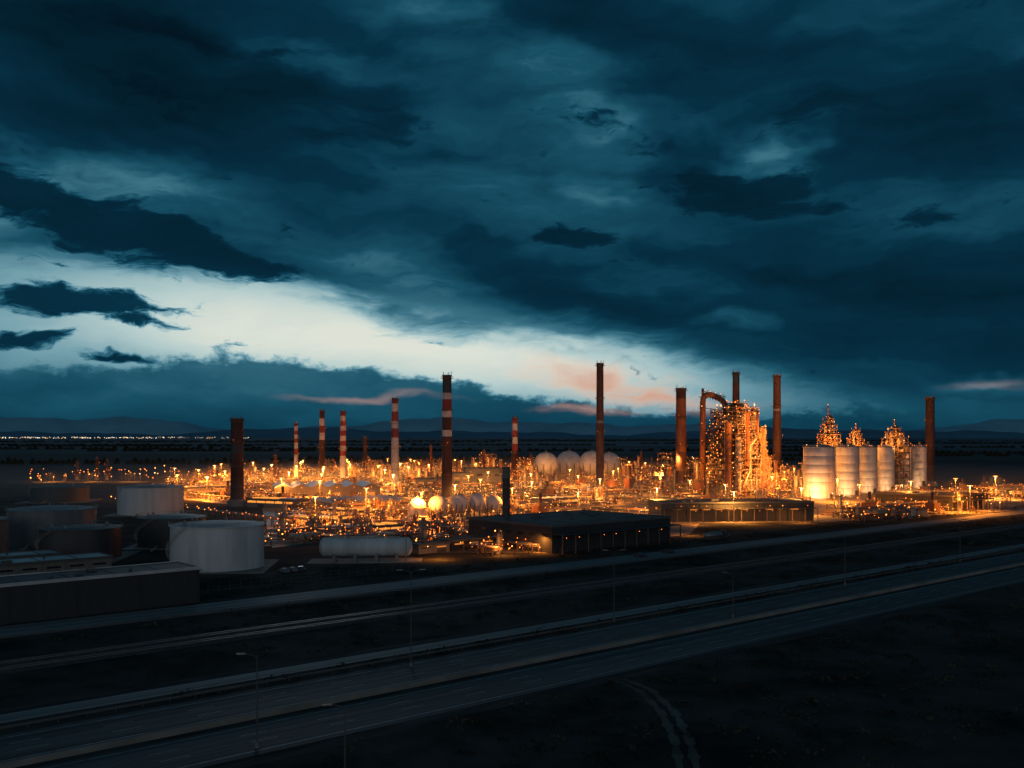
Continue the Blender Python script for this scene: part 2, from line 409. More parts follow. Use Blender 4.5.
# silos
siloA=[]
for px,base,w in ((819,498,33),(847.5,495,25),(868,493,19.5),(886,491,18.5),(903.5,489.5,17.5),(919.5,488,16)):
    dep=base-437; x,y=G(px-512,dep); d=EYE/dep*1000; r=(w-2.4)*d/2000; H=EYE-(447-437)*d/1000
    mb=MB(); n=40
    for i in range(6): mb.lathe(0,0,[(r-.02*(i%2),H*i/6),(r-.02*(i%2),H*(i+1)/6-.12),(r-.14,H*(i+1)/6-.06),(r-.02*((i+1)%2),H*(i+1)/6)],SILO,n)
    mb.lathe(0,0,[(r+.25,H-.5),(r+.25,H),(r*.5,H+1.4),(.8,H+2)],TANKR,n,False)
    mb.ring(0,0,H+1.0,r+.2,r+.28,.08,GALV,n)
    for i in range(20):
        a=i*math.pi/10; mb.box((r+.24)*math.cos(a),(r+.24)*math.sin(a),H,.08,.08,1.1,GALV)
    for i in range(3):
        a=U(3.4,6.0)-SITE; mb.dot((r+.5)*math.cos(a),(r+.5)*math.sin(a),H+U(.4,1.5),.3,lampmat())
    mb.box(0,0,-.05,r*2+3,r*2+3,.6,CONC); mb.cyl(0,0,H+2,2,.7,GALV)
    for sg in (-1,1): mb.tube((sg*.35,-r-.4,0),(sg*.35,-r-.4,H),.1,GALV,4)
    mb.box(-2,-r-.1,.5,2.4,.7,3,DWALL)
    mb.obj('storage_silo',x,y,SITE); siloA.append((x,y,r,H))
for px,top,wb in ((829,405,20),(856,424,14),(895,420,23)):
    dep=491-437; x,y=G(px-512,dep); y+=9*NN[1]*2.2; x=(px-512)*y/1000
    d=y; Ht=EYE+(437-top)*d/1000; w=wb*d/1000; mb=MB()
    H0=EYE-(446-437)*d/1000
    frame(mb,0,0,0,w,w*.8,7,H0/7,.3)
    hs=(Ht-H0); f=[(.28,.9),(.22,.62),(.17,.42)]; z=H0; off=0
    for fr,k in f:
        lv=max(1,round(hs*fr/2.8)); frame(mb,off,0,z,w*k,w*k*.8,lv,hs*fr/lv,.8,dr=.36,dense=1.6); z+=hs*fr; off+=U(-.06,.06)*w
    column(mb,w*.15,0,H0,hs*.75,.9,RUST); column(mb,-w*.3,0,H0,hs*.5,.8,INSUL); column(mb,w*.38,0,H0,hs*.4,.7,RUST)
    mb.tube((off,0,z),(off,0,Ht),.5,RUST,6); mb.dot(off,0,Ht,.4,YEL)
    mb.tube((w*.4,0,H0),(off,0,z+1),.3,STEEL,5); mb.tube((-w*.45,0,H0),(off,0,z),.3,STEEL,5)
    mb.obj('elevator_tower',x,y,SITE)
    flood(x-4,y-w*.5-14,H0+3,14000,(.2,1,.25))

# large cracking unit
x,y=G(740-512,495-437); d=y; mb=MB()
frame(mb,0,0,0,38,24,7,3.6,.75,dr=.38,dense=1.5)
frame(mb,1,1,25.2,31,20,6,3.4,.75,dr=.38,dense=2)
frame(mb,-1,1,45.6,24,16,5,2.9,.8,dr=.38,dense=2)
frame(mb,-3,1,60.1,13,10,1,3.0,.8,dr=.38,dense=2)
column(mb,-22,-6,0,50,2.6,RUST); column(mb,-17,-11,0,40,2.0,INSUL); column(mb,21,-4,0,36,2.2,RUST)
column(mb,9,-12.5,0,46,1.7,RUST); column(mb,15,0,44,16,1.6,INSUL); column(mb,-8,-12,20,38,1.5,RUST)
mb.path([(4,-11,12),(10,-12.4,30),(3,-12.4,44),(6,-10,58)],.9,RUST,10)
mb.path([(-14,-12.6,6),(-6,-12.6,18),(-6,-12.6,34),(2,-12.6,40)],.8,INSUL,10)
mb.path([(14,-12.6,4),(16,-12.6,22),(12,-11,34),(12,-8,47)],.7,RUST,10)
for q in range(6): mb.tube((-18+6.5*q,-12.7,0),(-18+6.5*q,-12.7,U(18,25)),.3,random.choice((INSUL,RUST)),7)
for q in range(16): # zig-zag stair
    z0=3*q+.5; sg=1 if q%2 else -1
    mb.tube((15-3*sg-q*.3,-13.4+q*.12,z0),(15+3*sg-q*.3,-13.4+q*.12,z0+3),.3,GALV,4)
for q in range(150):
    zz=U(2,64); ww=19-zz*.2; mb.dot(U(-ww,ww),-12.9+zz*.08,zz,U(.2,.42),lampmat())
mb.obj('catalytic_cracking_unit',x,y,SITE)
CX,CY=x,y
# riser stack with a near-level transfer duct on a truss, running into the unit
mb=MB()
mb.path([(-6,0,0),(-6,0,20),(-6,0,40),(-6,0,60),(-6,0,64),(-5.6,0,67.2),(-4,0,69.2),(-1,0,69.8),(3,0,68.6),(7,0,66.4),(9.5,0,64.3),(11,.5,61),(11.5,2,55),(12,4,48)],2.0,RUST,16)
for k in range(8):   # truss boom under and over the duct
    xx=-5+1.9*k; zz=71.8-.45*k
    mb.tube((xx,-1.6,zz-4.4),(xx+1.9,-1.6,zz),.22,STEEL,4); mb.tube((xx,-1.6,zz),(xx+1.9,-1.6,zz-4.8),.22,STEEL,4)
    mb.box(xx,-2.0,zz,.12,.12,1.2,STEEL)
    if k%2==0: mb.dot(xx,-2.2,zz+1,.3,lampmat())
mb.tube((-6,-1.6,72),(10,-1.6,68.2),.3,STEEL,4); mb.tube((-6,-1.6,73.2),(10,-1.6,69.4),.12,STEEL,4)
mb.box(-6,0,68,5,5,.3,STEEL); mb.cyl(-6,0,68,6,.9,DRUST,n=10)
for z in (12,24,36,48,60):
    mb.ring(-6,0,z,2.0,3.2,.2,STEEL); mb.ring(-6,0,z+1.1,3.1,3.2,.1,STEEL)
    mb.tube((-6,0,z),(2,3,z),.25,STEEL,4)
    mb.dot(-6+3.4*math.cos(4.2),3.4*math.sin(4.2),z+1.5,.3,lampmat())
frame(mb,5,3,0,12,10,12,3.8,.6,dr=.32,dense=1.8); frame(mb,6,3,45.6,8,7,4,3.4,.6,dr=.32,dense=2)
x,y=G(711-512,494-437); mb.obj('flue_gas_duct',x,y,math.radians(8))
def unit(name,px,base,w,dp,lv,lh,extra=3,rot=SITE,p=.7):
    x,y=G(px-512,base-437); mb=MB()
    frame(mb,0,0,0,w,dp,lv,lh,p,dr=.34,dense=1.3)
    frame(mb,w*U(-.2,.2),0,lv*lh,w*.5,dp*.6,2,lh,p,dr=.34,dense=1.3)
    for i in range(extra): column(mb,-w*.45+w*.9*i/max(1,extra-1)+U(-1,1),-dp*.5-3,0,lv*lh*U(.7,1.5),U(.9,1.6),random.choice((INSUL,RUST,GALV)))
    mb.obj(name,x,y,rot)
    flood(x+2,y-dp-16,lv*lh+5,9500,(0,1,-.45))
unit('steel_process_tower',667,492,20,14,5,4.0); unit('steel_process_tower',692,494,14,12,4,4.2)
unit('steel_process_tower',765,490,24,14,4,4.2); unit('steel_process_tower',790,492,14,12,2,4.5)
unit('steel_process_tower',640,486,22,14,2,3.6); unit('steel_process_tower',420,482,20,16,2,4.5)
unit('steel_process_tower',375,480,22,16,2,4.5); unit('steel_process_tower',350,479,14,12,2,3.5)
unit('steel_process_tower',490,478,26,16,3,4.6,4); unit('steel_process_tower',524,486,14,12,3,4.2)
unit('steel_process_tower',622,478,16,12,2,4.6)

# ------------------------------------------------------------------ buildings
def building(name,px,base,w,dp,h,wall,roof,rot=SITE,lit=0.5,strip=True,bay=6,canopy=False,edge=None,clere=False):
    x,y=G(px-512,base-437); mb=MB(); edge=edge or DGALV
    mb.box(0,dp/2,0,w,dp,h,wall); mb.box(0,dp/2,h,w+.8,dp+.8,.35,roof)
    for sy,yy in ((-1,-.45),(1,dp+.45)): mb.box(0,yy,h-.15,w+1.0,.12,.75,edge)
    for sx in (-1,1): mb.box(sx*(w/2+.45),dp/2,h-.15,.12,dp+.76,.75,edge)
    k=max(2,int(w/bay))
    for i in range(k+1): mb.box(-w/2+w*i/k,-.12,0,.3,.22,h-.2,wall)
    for i in range(k):
        cx=-w/2+w*(i+.5)/k
        if i%3==1: mb.box(cx,-.05,0,w/k*.6,.08,h*.5,DWALL)
        if clere:
            mb.box(cx,-.07,h*.58,w/k-.5,.08,h*.24,GLOW)
            mb.box(cx,dp/2,h+.35,w/k*.5,dp*.7,.5,GLOW if R()<.45 else LROOF)   # lit ridge lights
        elif strip: mb.box(cx,-.05,h*.62,w/k*.6,.08,h*.12,WIN if R()<lit else GLASS)
        if R()<.6 and lit>.15: mb.dot(cx,-.8,h*.85,.22,lampmat())
    for sx in (-1,1):
        kk=max(1,int(dp/bay))
        for i in range(kk): mb.box(sx*(w/2+.04),dp*(i+.5)/kk,h*.6,.08,dp/kk*.5,h*.12,WIN if R()<lit*.5 else GLASS)
    if not clere:
        for i in range(max(2,int(w*dp/180))):
            vx=U(-.42,.42)*w; vy=U(.15,.85)*dp
            if R()<.5: mb.box(vx,vy,h+.35,U(1.2,3),U(1.2,2.5),U(.4,1.0),DGALV)
            else: mb.cyl(vx,vy,h+.35,.8,.4,DGALV,n=10)
        for i in range(int(w/10)): mb.box(-w/2+10*(i+.5),dp/2,h+.35,.25,dp*.96,.12,DGALV)  # roof seams
    if canopy:
        mb.box(0,-3.2,h*.72,w,5,.25,roof)
        for i in range(k+1): mb.box(-w/2+w*i/k,-5.4,0,.3,.3,h*.72,STEEL)
        for i in range(k):
            if R()<.6: mb.dot(-w/2+w*(i+.5)/k,-4,h*.6,.16,AMB)
    return mb.obj(name,x,y,rot)
building('warehouse',10,624,84,13,8.2,DWALL,ROOF,lit=0,strip=False,bay=14,edge=LROOF)
building('low_shed',30,581,44,11,4.8,WALL,LROOF,lit=0)
building('low_shed',5,574,30,10,4.6,TANKG,LROOF,lit=0)
building('flat_roofed_plant_building',614,547,62,46,9.0,DWALL,ROOF,lit=.06,canopy=True)
building('flat_roofed_plant_building',738,521,74,28,8.5,DWALL,ROOF,rot=math.radians(5),lit=.5,canopy=True)
building('flat_roofed_plant_building',968,510,38,44,8,DWALL,ROOF,lit=.4,canopy=True)
building('control_building',474,549,20,9,3.4,DWALL,ROOF,lit=.7)
building('control_building',434,553,13,7,3.0,WALL,ROOF,lit=.6)
building('block_building',484,488,28,24,15,CONC,ROOF,rot=math.radians(10),lit=.5)
building('block_building',457,489,20,20,12,CONC,ROOF,rot=math.radians(10),lit=.5)
building('block_building',430,490,20,20,8,WALL,ROOF,rot=math.radians(10),lit=.5)
LONG=[(312,528,34,12,4),(372,536,30,11,3.6),(270,508,34,14,4.6),(345,519,30,11,4),(215,495,40,16,5.5),(405,508,30,12,4.6),(560,507,30,12,4.6)]
for px,bs,w_,dp_,h_ in LONG: building('long_process_shed',px,bs,w_,dp_,h_,WALL,LROOF,rot=SITE-math.pi/2+.35 if px in (312,270,345) else SITE,lit=.8,clere=True)
def spans(px,base,n,w,L,h,rot):
    x,y=G(px-512,base-437); mb=MB()
    for i in range(n):
        xc=(i-(n-1)/2)*w
        for sg in (-1,1):
            a=(xc,0,h+w*.22); b=(xc+sg*w/2,0,h)
            vs=[(a[0],0,a[2]),(b[0],0,b[2]),(b[0],L,b[2]),(a[0],L,a[2])]
            mb.add(vs,[(0,1,2,3) if sg>0 else (3,2,1,0)],LROOF)
        mb.add([(xc-w/2,0,0),(xc+w/2,0,0),(xc+w/2,0,h),(xc,0,h+w*.22),(xc-w/2,0,h)],[(0,1,2,3,4)],WALL)
        mb.add([(xc-w/2,L,0),(xc+w/2,L,0),(xc+w/2,L,h),(xc,L,h+w*.22),(xc-w/2,L,h)],[(4,3,2,1,0)],WALL)
        mb.box(xc,-.06,0,w*.4,.1,h*.6,WIN if i%2 else DWALL); mb.dot(xc,-.6,h,.3,lampmat())
    for sx in (-1,1): mb.box(sx*n*w/2,L/2,0,.2,L,h,WALL)
    mb.obj('multi_span_shed',x,y,rot)
spans(328,500,6,11,50,8,SITE-.45); spans(372,511,6,7.5,36,5,SITE-.2)

# ------------------------------------------------------------------ process blocks over the plant
poly=[(178,480),(160,497),(262,508),(272,548),(330,540),(400,553),(560,553),(690,534),(700,523),(830,522),(1060,508),(1100,492),(940,491),(830,497),(800,484),(690,474),(400,469),(300,471)]
def inside(px,py):
    c=False; n=len(poly)
    for i in range(n):
        x1,y1=poly[i];x2,y2=poly[(i+1)%n]
        if (y1>py)!=(y2>py) and px<(x2-x1)*(py-y1)/(y2-y1)+x1: c=not c
    return c
excl=[]
def ex(px,py,r): x,y=G(px-512,py-437); excl.append((x,y,r))
ex(237,506,22); ex(366,562,40)
for p in ((546,483),(569,481),(592,483),(609,479)): ex(p[0],p[1],36)
ex(570,492,40); ex(600,494,36)
for p in ((438,522),(459,520),(477,518),(494,517),(417,523),(455,530)): ex(p[0],p[1],28)
for p in ((819,498),(847,495),(868,493),(886,491),(903,489),(919,488),(830,505),(870,500)): ex(p[0],p[1],44)
ex(742,495,52); ex(712,494,30); ex(335,490,58); ex(385,503,42); ex(614,537,52); ex(650,528,44); ex(700,517,44); ex(738,514,44); ex(775,516,44); ex(968,504,44)
ex(484,484,40); ex(455,485,36); ex(425,487,32)
ex(447,503,26); ex(395,490,24); ex(600,491,24); ex(506,541,20); ex(681,494,22); ex(470,548,27); ex(430,552,24)
for px,bs,w_,dp_,h_ in LONG: ex(px,bs-2,31)
cnt=0; small=[]
a=190
while a<1150:
    s=262
    while s<1180:
        x,y=site(a,s)
        if y>60:
            px=512+1000*x/y; py=437+40000/y
            if inside(px,py):
                if all((x-e[0])**2+(y-e[1])**2>e[2]**2 for e in excl):
                    pt=.75 if (640<px<800 and py<500) else .35 if (py<482 and px>390) else .12 if py<500 else .04
                    o=put('process_unit',random.choice(talls if R()<pt else lows),x,y,SITE+random.choice((0,math.pi))); cnt+=1
                    small.append((a,s,1))
                else: small.append((a,s,0))
        s+=47
    a+=56
print('BLOCKS',cnt)
mb=MB()
pp=[G(p[0]-512,p[1]-437) for p in poly]
mb.add([(p[0],p[1],.03) for p in pp][::-1],[tuple(range(len(pp)))],PAD)
o=mb.obj('plant_pavement')
if o.data.polygons[0].normal.z<0: o.data.flip_normals()
for aa,s0,s1 in ((218,330,620),(274,300,640),(330,430,600),(386,300,520),(442,420,640)):
    mb=MB(); rack(mb,0,0,s1-s0,4.5,(2.6,),1,p=.9); x,y=site(aa,(s0+s1)/2); mb.obj('pipe_rack',x,y,SITE)
def skid(k):
    mb=MB(); 
    for q in range(3):
        x=-5+5*q+U(-1,1); y=U(-3,3); t=(q+k)%3
        if t==0: mb.drum(x,y,1.6,U(3,5),.8,random.choice((INSUL,GALV,RUST)),random.choice((0,1)),10); mb.box(x,y,0,1,1,.9,CONC)
        elif t==1: column(mb,x,y,0,U(4,8),.8,random.choice((INSUL,RUST)))
        else: frame(mb,x,y,0,5,4,1,2.8,.6)
    rack(mb,0,5,16,3,(2.4,)); 
    for q in range(9): mb.dot(U(-8,8),U(-6,6),U(1,3.5),U(.16,.32),lampmat())
    return mb.mesh('pump_skid')
skids=[skid(k) for k in range(4)]
SK=0
for i in range(1200):
    px=U(180,1010); py=470+ (553-470)*R()
    if not inside(px,py): continue
    x,y=G(px-512,py-437)
    near=[e for e in excl if (x-e[0])**2+(y-e[1])**2<e[2]**2]
    if not near or SK>150: continue
    if any((x-e[0])**2+(y-e[1])**2<(e[2]*.62)**2 for e in near): continue
    if (560<px<700 and py>508) or (690<px<830 and py>503): continue
    put('pump_skid',random.choice(skids),x,y,SITE+random.choice((0,1.57,3.14))); SK+=1
pole=MB(); pole.cyl(0,0,0,15,.22,GALV,.12,n=8); pole.ring(0,0,14.6,.12,1.3,.25,STEEL,10)
for i in range(4): pole.dot(1.3*math.cos(i*1.57),1.3*math.sin(i*1.57),14.4,.26,YEL)
poleme=pole.mesh('high_mast_light')
lights=[]
for a,s,k in small:
    for (da,ds) in ((-28,-23.5),(0,-23.5)):
        x,y=site(a+da,s+ds); px=512+1000*x/y; py=437+40000/y
        if inside(px,py) : lights.append((x,y,px,py,k))
random.shuffle(lights)
lights.sort(key=lambda l:-l[4])
chosen=[]
for L_ in lights:
    if all((L_[0]-c[0])**2+(L_[1]-c[1])**2>36**2 for c in chosen): chosen.append(L_)
    if len(chosen)>=100: break
print('MASTS',len(lights),len(chosen))
for (x,y,px,py,k) in chosen:
    put('high_mast_light',poleme,x,y,SITE)
    e=U(17000,46000)*(1.45 if px<430 else 1)
    flood(x,y,14.2,e,(U(-.2,.2),U(.0,.35),-1),2.4,random.choice(((1,.33,.05),(1,.37,.065),(1,.28,.03))))
c,n=math.cos(SITE),math.sin(SITE)
for dx,dy,z,e,aim in ((-12,-30,10,34000,(.1,1,.5)),(14,-30,12,32000,(-.1,1,.5)),(-4,-28,34,26000,(0,1,.35)),(12,-26,46,20000,(-.3,1,.15)),(-24,-22,50,14000,(.2,1,.2))):
    flood(CX+dx*c-dy*n,CY+dx*n+dy*c,z,e,aim,1.5)
for i,(x,y,r,H) in enumerate(siloA):   # ground floods washing the silo walls
    L_=math.hypot(x,y); ux,uy=-x/L_,-y/L_; vx,vy=-uy,ux
    px_=x+ux*(r+11)-vx*r*.4; py_=y+uy*(r+11)-vy*r*.4
    flood(px_,py_,2.2,6500*(r/9)**2,(-ux+vx*.15,-uy+vy*.15,.55),1.4,(1,.50,.20))
for px,py,e in ((572,497,5000),(600,496,4000)):          # paler floods added to brighten the gas spheres, no fixtures
    x,y=G(px-512,py-437); flood(x,y,7,e,(0,1,.2),1.4,(1,.66,.38))
for px,py,e in ((540,553,1800),(690,536,1600),(700,525,2600),(750,524,2600),(800,523,3000),(960,513,2600),(990,511,2600),(440,560,2000),(500,556,2000),(890,505,4500),(1015,500,5000),(845,510,4500),(930,500,5000)):
    x,y=G(px-512,py-437); flood(x,y,5.5,e,(0,.3,-1),.8)
mb=MB()
for i in range(60):
    px=U(30,200); py=U(474,486); x,y=G(px-512,py-437); h=U(4,11)
    mb.cyl(x,y,0,h,.15,STEEL,n=5); mb.dot(x,y,h,U(.4,.7),lampmat())
for i in range(110):
    px=U(800,1060); py=U(488,512); x,y=G(px-512,py-437); h=U(3,7)
    mb.cyl(x,y,0,h,.15,STEEL,n=5); mb.dot(x,y,h,U(.25,.5),lampmat())
mb.obj('yard_lamps')
mb=MB()
for i in range(330):
    b=-262-370*R()**.9; d=U(25000,29000); mb.dot(b*d/1000,d,U(5,40),U(5,11)*(1 if b<-330 else .7),COOL if R()<.7 else WHI)
    mb.box(b*d/1000,d+20,0,U(20,60),20,U(5,30),CONC)
mb.obj('distant_town')
for px in (50,90,130): 
    x,y=G(px-512,45); flood(x,y,9,16000,(0,.2,-1))

# ------------------------------------------------------------------ ground, roads
def ground_mat():
    m=bpy.data.materials.new('hazed_field_soil'); m.use_nodes=True; nt=m.node_tree; b=nt.nodes['Principled BSDF']
    b.inputs['Roughness'].default_value=1; b.inputs['Specular IOR Level'].default_value=.05
    g=nt.nodes.new('ShaderNodeNewGeometry')
    n1=nt.nodes.new('ShaderNodeTexNoise'); n1.inputs['Scale'].default_value=.03; n1.inputs['Detail'].default_value=7; n1.inputs['Roughness'].default_value=.7
    n2=nt.nodes.new('ShaderNodeTexNoise'); n2.inputs['Scale'].default_value=.0012; n2.inputs['Detail'].default_value=4
    mp=nt.nodes.new('ShaderNodeMapping'); mp.inputs['Scale'].default_value=(.35,1.2,1)
    nt.links.new(g.outputs['Position'],n1.inputs['Vector']); nt.links.new(g.outputs['Position'],mp.inputs['Vector']); nt.links.new(mp.outputs[0],n2.inputs['Vector'])
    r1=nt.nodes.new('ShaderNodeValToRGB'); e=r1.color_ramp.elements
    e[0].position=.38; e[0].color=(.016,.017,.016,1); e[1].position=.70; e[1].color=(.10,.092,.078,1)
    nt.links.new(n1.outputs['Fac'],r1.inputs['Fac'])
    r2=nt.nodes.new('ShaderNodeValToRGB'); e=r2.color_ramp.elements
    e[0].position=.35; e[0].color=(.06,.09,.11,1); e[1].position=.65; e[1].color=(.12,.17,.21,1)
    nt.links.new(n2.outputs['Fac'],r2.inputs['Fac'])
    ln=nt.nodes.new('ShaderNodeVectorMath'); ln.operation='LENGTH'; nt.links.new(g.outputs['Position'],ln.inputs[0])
    mr=nt.nodes.new('ShaderNodeMapRange'); mr.inputs[1].default_value=500; mr.inputs[2].default_value=5000; nt.links.new(ln.outputs['Value'],mr.inputs[0])  # distance haze painted into the base colour: bluer and paler far off
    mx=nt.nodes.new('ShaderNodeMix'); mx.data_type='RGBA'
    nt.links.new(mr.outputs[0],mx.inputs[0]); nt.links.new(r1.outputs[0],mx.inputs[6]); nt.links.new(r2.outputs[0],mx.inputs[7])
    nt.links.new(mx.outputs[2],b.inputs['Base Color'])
    bp=nt.nodes.new('ShaderNodeBump'); bp.inputs['Strength'].default_value=.6; bp.inputs['Distance'].default_value=1.0
    nt.links.new(n1.outputs['Fac'],bp.inputs['Height']); nt.links.new(bp.outputs[0],b.inputs['Normal'])
    return m
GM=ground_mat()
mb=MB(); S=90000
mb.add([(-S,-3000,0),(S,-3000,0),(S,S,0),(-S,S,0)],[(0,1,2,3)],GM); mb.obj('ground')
ASPH=mat('asphalt',(.115,.115,.118),.7,0,.35,.75,(.03,2.2,1),bump=.1,detail=6,spec=.3)
CROAD=mat('concrete_road',(.25,.25,.25),.7,0,.3,.6,(.04,1.6,1),bump=.1,detail=6,spec=.3)
SHLD=mat('gravel_shoulder',(.085,.08,.075),.95,0,.35,.75,(.2,1,1),detail=6,spec=.1)
PAINT=mat('road_paint',(.6,.6,.56),.6,0,.8,.7)
GRAV=mat('dirt_track',(.17,.155,.135),.95,0,.10,.7,detail=7,spec=.1)
BALL=mat('track_ballast',(.085,.08,.075),.95,0,1.2,.7,detail=6)
RAIL=mat('polished_rail',(.35,.35,.36),.3,.8,.5,.3)
TIE=mat('concrete_sleeper',(.12,.115,.105),.9,0,.6,.5)
def strip(mb,s0,s1,z,m,a0=-500,a1=2600,h=None):
    if h: mb.box((a0+a1)/2,(s0+s1)/2,z,a1-a0,s1-s0,h,m)
    else: mb.add([(a0,s0,z),(a1,s0,z),(a1,s1,z),(a0,s1,z)],[(0,1,2,3)],m)
mb=MB(); strip(mb,213,216.2,.02,SHLD); strip(mb,229,233,.02,SHLD)
strip(mb,216,229,-.2,CROAD,h=.32)
for s in (216.5,228.4): strip(mb,s,s+.2,.126,PAINT)
for i in range(220): strip(mb,222.4,222.55,.126,PAINT,-300+i*9,-296+i*9)
mb.obj('frontage_road',0,0,SITE)
mb=MB(); strip(mb,149.5,160,.02,SHLD); strip(mb,152,156.5,-.2,CROAD,h=.32)
for s in (152.2,156.1): strip(mb,s,s+.15,.126,PAINT)
mb.obj('service_road',0,0,SITE)
# the highway lies flush with its gravel verges
mb=MB(); strip(mb,112.5,147,.02,SHLD); strip(mb,116,129.2,.03,ASPH); strip(mb,133,146,.03,ASPH)
for s in (117.4,127.9,134.2,144.4): strip(mb,s,s+.22,.038,PAINT)
for s in (121.2,124.6,137.7,141.1):
    for i in range(190): strip(mb,s,s+.16,.038,PAINT,-300+i*12,-296+i*12)
mb.box(1050,131,0,3100,.45,.8,CONC)
mb.obj('highway',0,0,SITE)
for sc in (186.0,191.0):
    mb=MB()
    mb.add([(-400,sc-2.3,.01),(1600,sc-2.3,.01),(1600,sc-1.5,.35),(-400,sc-1.5,.35)],[(0,1,2,3)],BALL)
    mb.add([(-400,sc-1.5,.35),(1600,sc-1.5,.35),(1600,sc+1.5,.35),(-400,sc+1.5,.35)],[(0,1,2,3)],BALL)
    mb.add([(-400,sc+1.5,.35),(1600,sc+1.5,.35),(1600,sc+2.3,.01),(-400,sc+2.3,.01)],[(0,1,2,3)],BALL)
    for i in range(1000): mb.box(-200+.9*i,sc,.30,.25,2.5,.12,TIE)
    for sg in (-.75,.75): mb.box(600,sc+sg,.42,2000,.08,.16,RAIL)
    mb.obj('railway_track',0,0,SITE)
def guard(s,name='guard_rail'):
    mb=MB(); mb.box(300,s,.45,1400,.08,.32,DGALV)
    for i in range(350): mb.box(-400+4*i,s+.1,0,.12,.12,.8,DGALV)
    mb.obj(name,0,0,SITE)
guard(147.6); guard(214.6)
mb=MB()
for i in range(300):
    mb.box(110+3*i,246,0,.08,.08,2.4,DGALV)
for z in (.3,1.3,2.35): mb.box(560,246,z,900,.04,.04,DGALV)
mb.obj('perimeter_fence',0,0,SITE)
# twin wheel ruts across the field
mb=MB(); pts=[(560,668,14),(610,676,10),(645,690,8),(668,712,7),(682,740,6),(690,775,6),(694,830,6),(690,930,6)]
pts=[(G(p[0]-512,p[1]-437),p[2]) for p in pts]
for off,wk in ((-1.0,.55),(1.0,.55)):
    vs=[];sub=[]
    for k in range(len(pts)-1):
        for j in range(10):
            t=j/10; p,q=pts[k],pts[k+1]; sub.append((p[0][0]*(1-t)+q[0][0]*t,p[0][1]*(1-t)+q[0][1]*t,p[1]*(1-t)+q[1]*t))
    for k,(x,y,w) in enumerate(sub):
        q=sub[min(k+1,len(sub)-1)]; p=sub[max(k-1,0)]; dx,dy=q[0]-p[0],q[1]-p[1]; l=math.hypot(dx,dy); nx,ny=dy/l,-dx/l
        w1=wk*(1+.35*math.sin(k*1.3)+.2*math.sin(k*3.1)); cx,cy=x+nx*off,y+ny*off
        vs+=[(cx-nx*w1,cy-ny*w1,.012),(cx+nx*w1,cy+ny*w1,.012)]
    mb.add(vs,[(2*k,2*k+2,2*k+3,2*k+1) for k in range(len(sub)-1)],GRAV)
o=mb.obj('dirt_track')
if o.data.polygons[0].normal.z<0: o.data.flip_normals()
SHR=mat('shrub_leaves',(.045,.05,.035),1,0,1.0,.6,spec=.05)
DRY=mat('dry_grass',(.11,.10,.07),1,0,1.0,.6,spec=.05)
mb=MB()
def tuft(x,y,h,r,n,m=SHR):
    for i in range(n):
        a=U(0,6.28); q=r*math.sqrt(R()); px,py=x+q*math.cos(a),y+q*math.sin(a); z=h*(1-(q/r)**2)*U(.3,1.0); l=U(.25,.6)
        d=Vector((U(-1,1),U(-1,1),U(.1,1))).normalized()*l; e=Vector((U(-1,1),U(-1,1),U(-.3,.3))).normalized()*l*.5
        c=Vector((px,py,z)); mb.add([tuple(c-e),tuple(c+e),tuple(c+d)],[(0,1,2)],m)
for i in range(1500):
    s=random.choice((U(60,112),U(60,112),U(60,112),U(162,182),U(195,211),U(148,149.4),U(234,244)))
    a=U(20,420) if s<113 else U(60,620)
    x,y=site(a,s)
    tuft(x,y,U(.4,1.6),U(.8,2.6),24,SHR if R()<.65 else DRY)
mb.obj('roadside_shrubs')
mb=MB()
for row in range(16):
    d=1500*1.16**row*U(.95,1.05); b0=U(-650,300); b1=b0+U(250,800)
    n=int((b1-b0)/6)
    for i in range(n):
        b=b0+(b1-b0)*i/n; h=U(5,11); w=d*.006
        if R()<.12: continue
        x=b*d/1000
        mb.add([(x-w*.6,d,0),(x+w*.6,d,0),(x+w*.5,d,h*.6),(x+w*.15,d+U(-3,3),h),(x-w*.3,d,h*U(.6,.9))],[(0,1,2,3,4)],SHR)
        mb.add([(x,d-w*.4,0),(x,d+w*.4,0),(x,d+w*.3,h*.7),(x,d-w*.2,h*.8)],[(0,1,2,3)],SHR)
mb.obj('distant_treeline')

def lamp(px,top,base,double,side=-1):
    dep=base-437; x,y=G(px-512,dep); H=EYE-(top-437)*EYE/dep; mb=MB()
    mb.cyl(0,0,0,.8,.28,CONC,n=10); mb.cyl(0,0,.8,H-.8,.12,DGALV,.06,n=10)
    for sg in ((-1,1) if double else (side,)):
        mb.path([(0,0,H-.4),(sg*.5,0,H),(sg*1.6,0,H+.25)],.06,DGALV,6)
        mb.box(sg*2.0,0,H+.15,1.1,.36,.14,GALV); mb.box(sg*2.05,0,H+.10,.7,.26,.05,GLASS)
    mb.obj('street_lamp',x,y,math.radians(10))
lamp(257,655,748,False); lamp(411,571,667,True); lamp(614,551,622,True); lamp(733,573,618,False); lamp(345,706,790,False); lamp(845,535,585,True); lamp(960,520,562,True)

